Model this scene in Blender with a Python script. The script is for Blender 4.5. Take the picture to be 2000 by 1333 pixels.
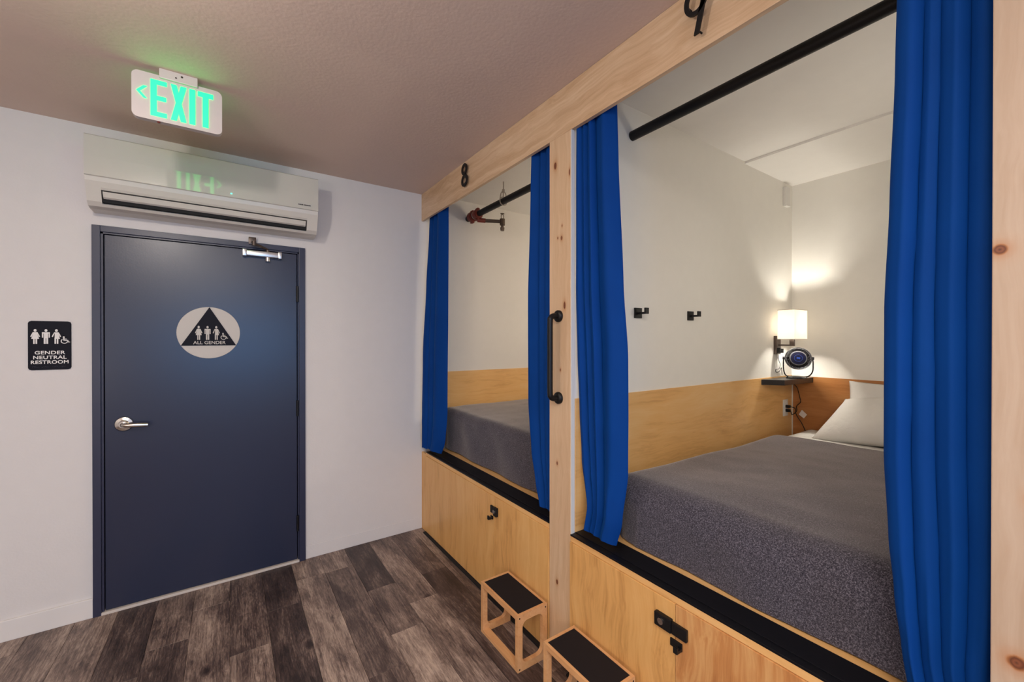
import bpy, bmesh, math, random
from mathutils import Vector, Matrix, noise
random.seed(7)
C = bpy.context.scene.collection
sc = bpy.context.scene
for o in list(bpy.data.objects): bpy.data.objects.remove(o)
PI = math.pi

# ---------------------------------------------------------------- camera, light, exposure
cam = bpy.data.cameras.new('camera'); co = bpy.data.objects.new('camera', cam); C.objects.link(co)
cam.sensor_width = 36; cam.lens = 805.9/2000*36; cam.clip_start = .02
co.location = (0, 0, 1.472)
co.rotation_euler = (PI/2 - .0037, 0, -.6001)
sc.camera = co
sc.view_settings.view_transform = 'Standard'; sc.view_settings.look = 'None'
sc.view_settings.exposure = 0.0; sc.view_settings.gamma = 1
sc.view_settings.use_curve_mapping = False
w = bpy.data.worlds.new('world'); sc.world = w; w.use_nodes = True
w.node_tree.nodes['Background'].inputs[0].default_value = (.8, .85, 1, 1)
w.node_tree.nodes['Background'].inputs[1].default_value = .3

def light(name, kind, loc, power, color, size=.1, sizey=None, rot=(0, 0, 0), spread=None):
    l = bpy.data.lights.new(name, kind); l.energy = power; l.color = color
    if kind == 'AREA':
        l.size = size
        if sizey: l.shape = 'RECTANGLE'; l.size_y = sizey
        else: l.shape = 'DISK'
        if spread: l.spread = spread
    else: l.shadow_soft_size = size
    o = bpy.data.objects.new(name, l); o.location = loc; o.rotation_euler = rot; C.objects.link(o); return o
NEUT = (1, .915, .835)
light('ceiling_globe', 'POINT', (-.50, 1.20, 2.44), 24, NEUT, .05)
light('ceiling_panel_light', 'AREA', (-.45, -.75, 2.595), 66, NEUT, 1.5, 1.0)
light('ceiling_panel_light', 'AREA', (-.3, -2.7, 2.595), 38, NEUT, 1.2, .6)
light('window_daylight', 'AREA', (.10, -3.55, 1.48), 44, (.05, .42, 1), 1.9, .75, (PI/2, 0, 0))
light('room_fill_light', 'POINT', (-1.9, -.6, 1.25), 32, (1, .87, .75), .12)  # unseen fill light, added to brighten the ceiling and bunk fronts
light('sconce_bulb', 'POINT', (3.187, 1.252, 1.57), 52, (1, .94, .83), .03)
light('bunk_nine_fill', 'POINT', (2.35, .27, 1.75), 6.5, (1, .94, .84), .12)  # extra fill added out of view to brighten the inside of bunk nine
light('bunk_eight_lamp', 'POINT', (3.1, 1.75, 1.75), 18, (1, .88, .70), .05)

# ---------------------------------------------------------------- materials
def newmat(name):
    m = bpy.data.materials.new(name); m.use_nodes = True; return m, m.node_tree, m.node_tree.nodes['Principled BSDF']
class N:
    """tiny node helper"""
    def __init__(s, nt): s.nt = nt
    def n(s, t, **k):
        x = s.nt.nodes.new(t)
        for a, b in k.items(): setattr(x, a, b)
        return x
    def l(s, a, b): s.nt.links.new(a, b)
    def math(s, op, a, b=None, clamp=False):
        x = s.n('ShaderNodeMath', operation=op); x.use_clamp = clamp
        for i, v in enumerate((a, b)):
            if v is None: continue
            if isinstance(v, (int, float)): x.inputs[i].default_value = v
            else: s.l(v, x.inputs[i])
        return x.outputs[0]
    def vmath(s, op, a, b):
        x = s.n('ShaderNodeVectorMath', operation=op)
        for i, v in enumerate((a, b)):
            if isinstance(v, (tuple, list)): x.inputs[i].default_value = v
            else: s.l(v, x.inputs[i])
        return x.outputs['Value'] if op == 'DISTANCE' else x.outputs[0]
    def noise(s, vec, scale, detail=3, rough=.5, dist=0):
        x = s.n('ShaderNodeTexNoise'); s.l(vec, x.inputs['Vector'])
        x.inputs['Scale'].default_value = scale; x.inputs['Detail'].default_value = detail
        x.inputs['Roughness'].default_value = rough; x.inputs['Distortion'].default_value = dist
        return x.outputs[0]
    def ramp(s, f, stops):
        x = s.n('ShaderNodeValToRGB'); e = x.color_ramp.elements
        while len(e) < len(stops): e.new(.5)
        for i, (p, c) in enumerate(stops):
            e[i].position = p; e[i].color = (*c, 1) if len(c) == 3 else c
        s.l(f, x.inputs[0]); return x.outputs[0]
    def mix(s, f, a, b, mode='MIX'):
        x = s.n('ShaderNodeMix', data_type='RGBA', blend_type=mode)
        for i, v in ((0, f), (6, a), (7, b)):
            if isinstance(v, (int, float)): x.inputs[i].default_value = v
            elif isinstance(v, tuple): x.inputs[i].default_value = (*v, 1)
            else: s.l(v, x.inputs[i])
        return x.outputs[2]
    def bump(s, h, strength, dist, bsdf):
        x = s.n('ShaderNodeBump'); x.inputs['Strength'].default_value = strength; x.inputs['Distance'].default_value = dist
        s.l(h, x.inputs['Height']); s.l(x.outputs[0], bsdf.inputs['Normal'])
def plain(name, col, rough=.5, metal=0., spec=.5, emit=None, es=0, bump=None, coat=0, var=.025):
    m, nt, b = newmat(name)
    b.inputs['Base Color'].default_value = (*col, 1); b.inputs['Roughness'].default_value = rough
    b.inputs['Metallic'].default_value = metal; b.inputs['Specular IOR Level'].default_value = spec
    b.inputs['Coat Weight'].default_value = coat
    k = N(nt); pos = k.n('ShaderNodeTexCoord').outputs['Object']
    nz = k.noise(pos, 14, 3)                                   # faint unevenness of the finish
    k.l(k.mix(nz, tuple(c*(1-var) for c in col), tuple(min(1, c*(1+var)) for c in col)), b.inputs['Base Color'])
    if emit: b.inputs['Emission Color'].default_value = (*emit, 1); b.inputs['Emission Strength'].default_value = es
    if bump: k.bump(k.noise(pos, bump[0], 4), bump[1], bump[2], b)
    return m
M = {}
M['wall'] = plain('wall_paint', (.70, .67, .645), .62, bump=(90, .12, .004))
M['ceiling'] = plain('ceiling_paint', (.67, .525, .45), .7, bump=(70, .2, .005))
M['podwall'] = plain('bunk_wall_paint', (.80, .775, .72), .6, bump=(90, .1, .004))
M['podceil'] = plain('bunk_ceiling_paint', (.84, .81, .77), .6)
M['white'] = plain('white_plastic', (.72, .70, .66), .35)
M['trimwhite'] = plain('baseboard_paint', (.74, .71, .68), .4)
M['acshell'] = plain('cream_plastic', (.62, .58, .53), .3)
M['acgloss'] = plain('glossy_cream_panel', (.56, .54, .49), .06, coat=.6)
M['black'] = plain('black_metal', (.007, .0065, .007), .42, spec=.3)
M['blackrubber'] = plain('black_grip', (.013, .010, .011), .8, spec=.2, bump=(600, .3, .001))
M['ledge'] = plain('black_ledge_paint', (.004, .004, .006), .42, spec=.25, bump=(30, .1, .003))
M['navy'] = plain('navy_door_paint', (.017, .022, .050), .30, bump=(160, .10, .0015))
M['navyf'] = plain('navy_frame_paint', (.024, .027, .058), .36)
M['gap'] = plain('dark_gap', (.004, .004, .006), .8)
M['chrome'] = plain('satin_nickel', (.62, .58, .53), .2, metal=1)
M['silver'] = plain('silver_paint', (.62, .61, .60), .3, metal=.85)
M['signblack'] = plain('black_sign_face', (.006, .006, .012), .55, spec=.15)
M['signlight'] = plain('pale_sign_face', (.56, .52, .47), .5)
M['signwhite'] = plain('white_sign_print', (.80, .77, .74), .5)
M['bronze'] = plain('dark_bronze', (.10, .075, .062), .35, metal=.6)
M['red'] = plain('red_coupling', (.20, .03, .02), .45)
M['brass'] = plain('dull_brass', (.13, .095, .075), .4, metal=.7)
M['galv'] = plain('galvanised_hanger', (.42, .38, .34), .4, metal=.6)
M['exitwhite'] = plain('exit_housing', (.56, .50, .48), .4)
M['exitgreen'] = plain('exit_green', (.01, .25, .10), .5, emit=(.006, 1, .15), es=3.4)
M['led'] = plain('green_led', (.05, .6, .35), .5, emit=(.10, 1, .55), es=2.5)
M['sheet'] = plain('white_sheet', (.66, .64, .61), .85, spec=.2, bump=(7, .55, .03))
M['bluedisc'] = plain('dark_blue_disc', (.0025, .0025, .014), .5, spec=.1)
M['blueprint'] = plain('bright_blue_print', (.02, .055, .26), .5, spec=.1)
M['fanblack'] = plain('fan_black_plastic', (.018, .016, .018), .22)
M['shelftop'] = plain('dark_shelf', (.022, .019, .020), .28)
M['screw'] = plain('dark_screw', (.03, .02, .015), .5, metal=.5)
M['tag'] = plain('paper_tag', (.72, .66, .62), .6)
M['threshold'] = plain('threshold_strip', (.62, .56, .50), .5)

def shade_mat():
    m, nt, b = newmat('lamp_fabric'); k = N(nt)
    b.inputs['Base Color'].default_value = (.88, .86, .82, 1); b.inputs['Roughness'].default_value = .8
    pos = k.n('ShaderNodeTexCoord').outputs['Object']
    nz = k.noise(pos, 300, 2)
    b.inputs['Emission Color'].default_value = (1, .96, .88, 1)
    k.l(k.math('MULTIPLY_ADD', nz, .1), b.inputs['Emission Strength'])
    b.inputs['Emission Strength'].default_value = .6
    for lk in list(nt.links):
        if lk.to_socket == b.inputs['Emission Strength']: nt.links.remove(lk)
    tr = k.n('ShaderNodeBsdfTranslucent'); tr.inputs[0].default_value = (1, .96, .90, 1)
    ms = k.n('ShaderNodeMixShader'); ms.inputs[0].default_value = .75
    k.l(b.outputs[0], ms.inputs[1]); k.l(tr.outputs[0], ms.inputs[2])
    k.l(ms.outputs[0], nt.nodes['Material Output'].inputs[0]); return m
M['shade'] = shade_mat()

def wood(name, axis, stops, cross=26, along=1.6, fine=140, rough=.42, knots=(), coords='world', off=(0, 0, 0), contrast=1.):
    """procedural timber: grain runs along `axis`; knots = (y, z, ry, rz) on the X-facing board"""
    m, nt, b = newmat(name); k = N(nt)
    if coords == 'world': pos = k.n('ShaderNodeNewGeometry').outputs['Position']
    else: pos = k.n('ShaderNodeTexCoord').outputs['Object']
    pos = k.vmath('ADD', pos, off)
    if coords != 'world':
        rnd = k.n('ShaderNodeObjectInfo').outputs['Random']
        cb = k.n('ShaderNodeCombineXYZ'); k.l(k.math('MULTIPLY', rnd, 13.7), cb.inputs[0]); k.l(k.math('MULTIPLY', rnd, 7.1), cb.inputs[2])
        pos = k.vmath('ADD', pos, cb.outputs[0])
    s = [cross]*3; s['xyz'.index(axis)] = along
    f = [fine]*3; f['xyz'.index(axis)] = along*3
    warp = k.noise(pos, 3.0, 2)
    pw = k.n('ShaderNodeMix', data_type='VECTOR'); pw.inputs[0].default_value = .06
    k.l(pos, pw.inputs[4])
    wv = k.n('ShaderNodeTexNoise'); k.l(pos, wv.inputs['Vector']); wv.inputs['Scale'].default_value = 4
    k.l(wv.outputs['Color'], pw.inputs[5])
    a = k.noise(k.vmath('MULTIPLY', pw.outputs[1], tuple(s)), 1, 4, .55, .8)
    c = k.noise(k.vmath('MULTIPLY', pw.outputs[1], tuple(f)), 1, 3, .6)
    big = k.noise(pos, 2.2, 2)
    v = k.math('ADD', k.math('MULTIPLY', a, .62), k.math('MULTIPLY', c, .28))
    v = k.math('ADD', v, k.math('MULTIPLY', big, .30))
    v = k.math('ADD', k.math('MULTIPLY', k.math('SUBTRACT', v, .60), contrast*1.5), .5, clamp=True)
    col = k.ramp(v, stops)
    if knots:
        dm = None
        for (y, z, ry, rz) in knots:
            P = k.vmath('MULTIPLY', k.n('ShaderNodeNewGeometry').outputs['Position'], (0, 1/ry, 1/rz))
            d = k.vmath('DISTANCE', P, (0, y/ry, z/rz))
            dm = d if dm is None else k.math('MINIMUM', dm, d)
        dm = k.math('ADD', dm, k.math('MULTIPLY', k.math('SUBTRACT', a, .5), .5))
        mask = k.ramp(k.math('DIVIDE', dm, 4.0), [(.0, (1, 1, 1)), (.22, (1, 1, 1)), (.30, (.45, .45, .45)), (.6, (.12, .12, .12)), (1, (0, 0, 0))])
        kc = k.ramp(k.math('DIVIDE', dm, 4.0), [(0, (.10, .03, .015)), (.08, (.22, .07, .03)), (.16, (.12, .035, .015)), (.26, (.42, .17, .06)), (1, (.55, .26, .10))])
        sep = k.n('ShaderNodeSeparateColor'); k.l(mask, sep.inputs[0])
        col = k.mix(sep.outputs[0], col, kc)
    k.l(col, b.inputs['Base Color']); b.inputs['Roughness'].default_value = rough
    k.bump(c, .08, .002, b)
    return m
PINE = [(0, (.50, .31, .17)), (.45, (.62, .42, .255)), (1, (.74, .55, .37))]
PLY = [(0, (.44, .20, .055)), (.45, (.72, .39, .130)), (1, (.80, .50, .20))]
PLYW = [(0, (.48, .22, .065)), (.45, (.74, .42, .155)), (1, (.80, .52, .24))]
M['beam'] = wood('pine_beam', 'y', PINE, 30, 1.4, contrast=1.7)
M['postwood'] = wood('pine_post', 'z', PINE, 30, 1.0, knots=[(1.455, 2.27, .009, .016), (1.411, 1.93, .006, .010), (1.408, 1.985, .003, .006), (1.437, 1.935, .0035, .006), (1.391, 1.625, .007, .017), (1.419, 1.334, .004, .007), (1.441, .905, .005, .009), (1.441, .36, .006, .011), (1.36, 2.21, .004, .016)])
M['postwood2'] = wood('pine_post_pale', 'z', [(0, (.38, .255, .165)), (.45, (.46, .335, .24)), (1, (.54, .42, .325))], 30, 1.0, knots=[(.127, 1.647, .010, .010), (.122, 2.23, .010, .006), (.104, .855, .013, .014), (.085, 1.17, .006, .010)])
M['ply'] = wood('birch_plywood_vertical', 'z', PLY, 16, 1.6, 120, .36, contrast=1.4)
M['plyred'] = wood('birch_plywood_streaky', 'z', [(0, (.34, .12, .035)), (.4, (.54, .24, .08)), (.6, (.64, .34, .13)), (1, (.74, .46, .20))], 13, 1.1, 120, .36, contrast=1.5)
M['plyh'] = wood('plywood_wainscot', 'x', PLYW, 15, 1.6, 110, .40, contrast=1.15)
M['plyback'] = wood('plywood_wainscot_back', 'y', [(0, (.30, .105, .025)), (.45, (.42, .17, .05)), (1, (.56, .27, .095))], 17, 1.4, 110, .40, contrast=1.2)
M['platform'] = wood('platform_plywood', 'y', PLYW, 20, 1.4, 110, .5)
M['stool'] = wood('stool_timber', 'y', [(0, (.46, .20, .075)), (.45, (.66, .34, .145)), (1, (.76, .46, .22))], 40, 3, 200, .4, coords='obj')

def curtain_mat():
    m, nt, b = newmat('blue_curtain_fabric'); k = N(nt)
    pos = k.n('ShaderNodeTexCoord').outputs['Object']
    n1 = k.noise(pos, 5, 2)
    k.l(k.mix(n1, (.0003, .035, .195), (.0005, .046, .240)), b.inputs['Base Color'])
    b.inputs['Roughness'].default_value = .75; b.inputs['Specular IOR Level'].default_value = .12
    b.inputs['Sheen Weight'].default_value = .10; b.inputs['Sheen Roughness'].default_value = .4
    b.inputs['Sheen Tint'].default_value = (.0, .3, .8, 1)
    k.bump(k.noise(pos, 700, 2), .08, .001, b); return m
M['curtain'] = curtain_mat()

def blanket_mat():
    m, nt, b = newmat('heather_grey_blanket'); k = N(nt)
    pos = k.n('ShaderNodeTexCoord').outputs['Object']
    a = k.noise(k.vmath('MULTIPLY', pos, (1, 1, 1)), 260, 2, .7)
    c = k.noise(pos, 620, 2, .6)
    v = k.math('ADD', k.math('MULTIPLY', a, .6), k.math('MULTIPLY', c, .4))
    k.l(k.ramp(v, [(.36, (.010, .009, .016)), (.5, (.055, .050, .066)), (.66, (.21, .195, .235))]), b.inputs['Base Color'])
    b.inputs['Roughness'].default_value = .95; b.inputs['Specular IOR Level'].default_value = .1
    b.inputs['Sheen Weight'].default_value = .6; b.inputs['Sheen Roughness'].default_value = .45; b.inputs['Sheen Tint'].default_value = (.85, .78, .74, 1)
    k.bump(v, .35, .002, b); return m
M['blanket'] = blanket_mat()

def plank_mat():
    m, nt, b = newmat('weathered_grey_plank'); k = N(nt)
    g = k.n('ShaderNodeNewGeometry').outputs['Position']; oi = k.n('ShaderNodeObjectInfo')
    cb = k.n('ShaderNodeCombineXYZ'); k.l(k.math('MULTIPLY', oi.outputs['Random'], 61.7), cb.inputs[0]); k.l(k.math('MULTIPLY', oi.outputs['Random'], 23.3), cb.inputs[1])
    p = k.vmath('ADD', g, cb.outputs[0])
    blot = k.noise(k.vmath('MULTIPLY', p, (11, 3.2, 1)), 1, 4, .62, .6)
    patch = k.noise(k.vmath('MULTIPLY', p, (5, 1.6, 1)), 1, 2)
    grain = k.noise(k.vmath('MULTIPLY', p, (110, 5, 1)), 1, 4, .65, .6)
    ring = k.noise(k.vmath('MULTIPLY', p, (38, 9, 1)), 1, 5, .75, 3.2)
    fine = k.noise(k.vmath('MULTIPLY', p, (480, 26, 1)), 1, 2)
    tone = k.n('ShaderNodeSeparateColor'); k.l(oi.outputs['Color'], tone.inputs[0])
    v = tone.outputs[0]
    for t_, a_ in ((blot, 1.15), (patch, .6), (grain, .9), (ring, .7), (fine, .5)):
        v = k.math('ADD', v, k.math('MULTIPLY', k.math('SUBTRACT', t_, .5), a_))
    # scattered knots
    vo = k.n('ShaderNodeTexVoronoi'); k.l(k.vmath('MULTIPLY', p, (4.2, 2.2, 1)), vo.inputs['Vector']); vo.inputs['Scale'].default_value = 1
    kn = k.math('MULTIPLY', k.math('SUBTRACT', 1, k.math('DIVIDE', vo.outputs['Distance'], .10), clamp=True), -.7)
    v = k.math('ADD', v, kn); v = k.math('MAXIMUM', v, 0)
    k.l(k.ramp(v, [(0, (.024, .014, .013)), (.30, (.080, .052, .045)), (.55, (.205, .145, .118)), (.95, (.52, .40, .32))]), b.inputs['Base Color'])
    k.l(k.math('MULTIPLY_ADD', grain, .2), b.inputs['Roughness'])
    r = k.math('ADD', k.math('MULTIPLY', grain, .2), .38); k.l(r, b.inputs['Roughness'])
    k.bump(k.math('ADD', grain, fine), .12, .002, b); return m
M['plank'] = plank_mat()

# ---------------------------------------------------------------- geometry helpers
def bx(bm, x0, x1, y0, y1, z0, z1, bev=0, seg=2):
    r = bmesh.ops.create_cube(bm, size=1)['verts']
    for v in r: v.co = Vector(((x0+x1)/2 + v.co.x*(x1-x0), (y0+y1)/2 + v.co.y*(y1-y0), (z0+z1)/2 + v.co.z*(z1-z0)))
    if bev:
        es = {e for v in r for e in v.link_edges}
        bmesh.ops.bevel(bm, geom=list(es), offset=bev, segments=seg, profile=.6, affect='EDGES')
def BX(*a, **k): bm = bmesh.new(); bx(bm, *a, **k); return bm
def prism(bm, pts, axis, a, b, bev=0):
    """polygon (u, v) extruded along axis between a and b; axis x: (y,z), y: (x,z), z: (x,y)"""
    def P(u, v, t): return {'x': (t, u, v), 'y': (u, t, v), 'z': (u, v, t)}[axis]
    lo = [bm.verts.new(P(u, v, a)) for u, v in pts]; hi = [bm.verts.new(P(u, v, b)) for u, v in pts]
    n = len(pts); fs = [bm.faces.new(lo[::-1]), bm.faces.new(hi)]
    for i in range(n): fs.append(bm.faces.new((lo[i], lo[(i+1) % n], hi[(i+1) % n], hi[i])))
    bmesh.ops.recalc_face_normals(bm, faces=fs)
    if bev:
        es = {e for f in fs for e in f.edges}
        bmesh.ops.bevel(bm, geom=list(es), offset=bev, segments=2, profile=.6, affect='EDGES')
def frame(d):
    d = Vector(d).normalized(); h = Vector((0, 0, 1)) if abs(d.z) < .9 else Vector((1, 0, 0))
    a = d.cross(h).normalized(); return a, d.cross(a).normalized(), d
def cyl(bm, p, q, r, r2=None, seg=24):
    p, q = Vector(p), Vector(q); r2 = r if r2 is None else r2; a, b, _ = frame(q-p)
    A = []; B = []
    for i in range(seg):
        t = 2*PI*i/seg; o = a*math.cos(t) + b*math.sin(t)
        A.append(bm.verts.new(p+o*r)); B.append(bm.verts.new(q+o*r2))
    fs = [bm.faces.new(A), bm.faces.new(B[::-1])]
    for i in range(seg): fs.append(bm.faces.new((A[i], B[i], B[(i+1) % seg], A[(i+1) % seg])))
    bmesh.ops.recalc_face_normals(bm, faces=fs)
def tube(bm, pts, r, seg=12, closed=False):
    pts = [Vector(p) for p in pts]; n = len(pts); rings = []
    prev = None
    for i, p in enumerate(pts):
        if closed: d = pts[(i+1) % n] - pts[i-1]
        else: d = pts[min(i+1, n-1)] - pts[max(i-1, 0)]
        d.normalize()
        if prev is None: a, b, _ = frame(d)
        else: a = (prev - d*prev.dot(d)).normalized(); b = d.cross(a)
        prev = a
        rings.append([bm.verts.new(p + (a*math.cos(2*PI*j/seg) + b*math.sin(2*PI*j/seg))*r) for j in range(seg)])
    fs = []
    for i in range(n if closed else n-1):
        A, B = rings[i], rings[(i+1) % n]
        for j in range(seg): fs.append(bm.faces.new((A[j], A[(j+1) % seg], B[(j+1) % seg], B[j])))
    if not closed: fs += [bm.faces.new(rings[0][::-1]), bm.faces.new(rings[-1])]
    bmesh.ops.recalc_face_normals(bm, faces=fs)
def lathe(bm, prof, origin, axis, seg=40):
    """prof = (radius, height along axis)"""
    o = Vector(origin); a, b, d = frame(axis); rings = []
    for r, h in prof:
        if r < 1e-6: rings.append([bm.verts.new(o+d*h)])
        else: rings.append([bm.verts.new(o + d*h + (a*math.cos(2*PI*j/seg) + b*math.sin(2*PI*j/seg))*r) for j in range(seg)])
    fs = []
    for A, B in zip(rings, rings[1:]):
        for j in range(seg):
            k = (j+1) % seg
            if len(A) == 1 and len(B) == 1: continue
            if len(A) == 1: fs.append(bm.faces.new((A[0], B[j], B[k])))
            elif len(B) == 1: fs.append(bm.faces.new((A[j], A[k], B[0])))
            else: fs.append(bm.faces.new((A[j], A[k], B[k], B[j])))
    bmesh.ops.recalc_face_normals(bm, faces=fs)
def smooth_path(pts, n=8):
    P = [Vector(p) for p in pts]; P = [2*P[0]-P[1]] + P + [2*P[-1]-P[-2]]; out = []
    for i in range(1, len(P)-2):
        for j in range(n):
            t = j/n; a, b, c, d = P[i-1:i+3]
            out.append(.5*((2*b) + (c-a)*t + (2*a-5*b+4*c-d)*t*t + (3*b-a-3*c+d)*t**3))
    out.append(P[-2]); return out

def root(o):
    v = Vector((0, 0, 0))
    while o: v += o.location; o = o.parent
    return v
def obj(name, bm, m, parent=None, smooth=None, at=None):
    """link a bmesh (built in world coordinates) as one object, origin at `at` or at its parent's origin"""
    me = bpy.data.meshes.new(name)
    base = root(parent) if parent else Vector(at or (0, 0, 0))
    if at and parent: base = Vector(at)
    bmesh.ops.translate(bm, verts=bm.verts, vec=-base)
    bm.to_mesh(me); bm.free()
    me.materials.append(M[m] if isinstance(m, str) else m)
    if smooth is not None:
        for p in me.polygons: p.use_smooth = True
        me.set_sharp_from_angle(angle=math.radians(smooth))
    o = bpy.data.objects.new(name, me); C.objects.link(o)
    if parent:
        o.parent = parent; o.location = base - root(parent)
    else: o.location = base
    return o
def tag(o, label=None, cat=None, group=None, kind=None):
    if label: o['label'] = label
    if cat: o['category'] = cat
    if group: o['group'] = group
    if kind: o['kind'] = kind
    return o
def thing(name, loc, label, cat, group=None):
    o = bpy.data.objects.new(name, None); o.location = loc; o.empty_display_size = .05; C.objects.link(o)
    return tag(o, label, cat, group)
def struct(name, bm, m, label=None, cat=None, parent=None, **k):
    o = obj(name, bm, m, parent, **k)
    if not parent: o['kind'] = 'structure'
    if label: o['label'] = label
    if cat: o['category'] = cat
    return o
def text_bm(s, size, mapf, offset=0., depth=0., align='CENTER', sx=1., font_shear=0, spacing=1.):
    cu = bpy.data.curves.new('t', 'FONT'); cu.body = s; cu.size = size; cu.offset = offset; cu.align_x = align; cu.align_y = 'CENTER'
    cu.shear = font_shear; cu.space_character = spacing; cu.resolution_u = 6
    o = bpy.data.objects.new('t', cu); C.objects.link(o); bpy.context.view_layer.update()
    me = bpy.data.meshes.new_from_object(o.evaluated_get(bpy.context.evaluated_depsgraph_get()))
    bpy.data.objects.remove(o)
    bm = bmesh.new(); bm.from_mesh(me); bpy.data.meshes.remove(me)
    for v in bm.verts: v.co = Vector(mapf(v.co.x*sx, v.co.y))
    return bm
def merge(*bms):
    out = bms[0]
    for b in bms[1:]:
        me = bpy.data.meshes.new('m'); b.to_mesh(me); b.free(); out.from_mesh(me); bpy.data.meshes.remove(me)
    return out

# ---------------------------------------------------------------- measured layout
XB, YD, HC = 1.237, 3.057, 2.603        # bunk front plane, door wall plane, ceiling
XW = 3.434                              # back wall of the bunks
PZ = .600                               # bunk platform height

# ---- shell
bm = bmesh.new()                         # far wall with the door opening
for a in ((-2.2, -.565, 0, 2.7), (.378, XW, 0, 2.7), (-.565, .378, 2.045, 2.7)): bx(bm, a[0], a[1], YD, YD+.12, a[2], a[3])
wall_far = struct('wall_far', bm, 'wall', 'pale beige painted wall holding the navy door', 'wall')
wall_far_bunk = None
struct('wall_left', BX(-2.32, -2.2, -3.7, YD+.12, 0, 2.7), 'wall')
struct('wall_near', BX(-2.2, XB, -3.7, -3.6, 0, 2.7), 'wall')
struct('wall_right', BX(XB, XB+.1, -3.6, -.004, 0, 2.7), 'wall')
wall_back = struct('wall_bunk_back', BX(XW, XW+.1, .0, YD, 0, 2.7), 'podwall', 'off-white back wall at the head of the bunks', 'wall')
wall_div = struct('wall_bunk_divider', BX(XB+.019, XW, 1.352, 1.49, 0, 2.7), 'podwall', 'off-white partition between the two bunks', 'wall')
struct('wall_bunk_side', BX(XB+.019, XW, .0, .10, 0, 2.7), 'podwall')
struct('ceiling', BX(-2.2, XB, -3.6, YD, HC, 2.72), 'ceiling', 'smooth greyish beige painted ceiling', 'ceiling')
bm = bmesh.new(); bx(bm, XB, 2.745, 0, YD, 2.620, 2.72); bx(bm, 2.745, XW, 0, YD, 2.606, 2.72)
struct('ceiling_bunk', bm, 'podceil', 'white ceiling panels above the bunks with one step', 'ceiling')
# wainscot panels (plywood lining of the bunk walls)
def panel(name, args, m, parent): return obj(name, BX(*args, bev=.001), m, parent)
panel('plywood_panel', (1.262, XW-.006, 1.346, 1.352, PZ+.018, 1.210), 'plyh', wall_div)
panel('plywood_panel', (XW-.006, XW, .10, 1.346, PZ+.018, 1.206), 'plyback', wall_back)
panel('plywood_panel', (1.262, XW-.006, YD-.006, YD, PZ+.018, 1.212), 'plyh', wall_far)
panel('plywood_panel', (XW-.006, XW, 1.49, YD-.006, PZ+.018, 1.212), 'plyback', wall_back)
obj('corner_bead', BX(XW-.010, XW-.004, 1.340, 1.347, PZ+.018, 1.206), 'white', wall_back)

# ---- floor and planks
floor = struct('floor', BX(-2.32, XW+.1, -3.7, YD+.12, -.1, -.008), 'gap', 'dark wood-look plank floor', 'floor')
PW = .1655
ends = {-6: [2.9, 1.7], -5: [2.35, 1.1], -4: [2.10, .9], -3: [2.40, 1.2], -2: [2.57, 1.35], -1: [2.81, 1.6], 0: [2.31, 1.1], 1: [2.576, 1.36], 2: [2.81, 1.6],
        3: [2.80, 1.822, .6], 4: [2.46, 2.03, .8], 5: [2.215, 1.0], 6: [2.445, 1.2], 7: [2.62, 1.4]}
tones = {-6: [.5, .55, .5], -5: [.52, .45, .5], -4: [.60, .5, .5], -3: [.27, .5, .5], -2: [.46, .32, .5], -1: [.58, .52, .4], 0: [.36, .52, .5], 1: [.17, .22, .4],
         2: [.50, .60, .5], 3: [.52, .36, .34, .4], 4: [.22, .45, .66, .4], 5: [.50, .58, .4], 6: [.42, .24, .4], 7: [.52, .50, .4]}
plank_mesh = {}
def plank(x0, x1, y0, y1, tone):
    key = (round(x1-x0, 4), round(y1-y0, 3))
    if key not in plank_mesh:
        b = BX(-(x1-x0)/2+.0005, (x1-x0)/2-.0005, -(y1-y0)/2+.0005, (y1-y0)/2-.0005, -.008, 0)
        top = [e for e in b.edges if all(v.co.z > -.001 for v in e.verts)]
        bmesh.ops.bevel(b, geom=top, offset=.0011, segments=1, affect='EDGES')
        me = bpy.data.meshes.new('plank'); b.to_mesh(me); b.free(); me.materials.append(M['plank']); plank_mesh[key] = me
    o = bpy.data.objects.new('plank', plank_mesh[key]); C.objects.link(o); o.parent = floor
    o.location = ((x0+x1)/2, (y0+y1)/2, 0); o.color = (tone, tone, tone, 1)
for c in range(-14, 8):
    x0, x1 = c*PW - .002, (c+1)*PW - .002
    if x0 < -2.2: x0 = -2.2
    x1 = min(x1, XB+.012)
    es = list(ends.get(c, [2.6-(c*37 % 11)*.1, 1.4-(c*37 % 11)*.1])); ts = list(tones.get(c, [.5, .4, .5]))
    while es[-1] > -3.6: es.append(max(es[-1]-1.22, -3.6)); ts.append(.3+.35*random.random())
    ys = [YD] + es
    for i in range(len(ys)-1): plank(x0, x1, ys[i+1], ys[i], ts[i] if i < len(ts) else .45)

# ---- baseboards
struct('baseboard_far', BX(-2.2, -.599, YD-.014, YD, 0, .102, bev=.003), 'trimwhite', 'white painted baseboard left of the navy door', 'baseboard')
struct('baseboard_right', BX(.417, XB, YD-.0035, YD, 0, .085, bev=.002), 'wall', 'thin white painted baseboard right of the navy door', 'baseboard')
struct('baseboard_left', BX(-2.2, -2.186, -3.6, YD-.014, 0, .102, bev=.003), 'trimwhite')

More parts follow.
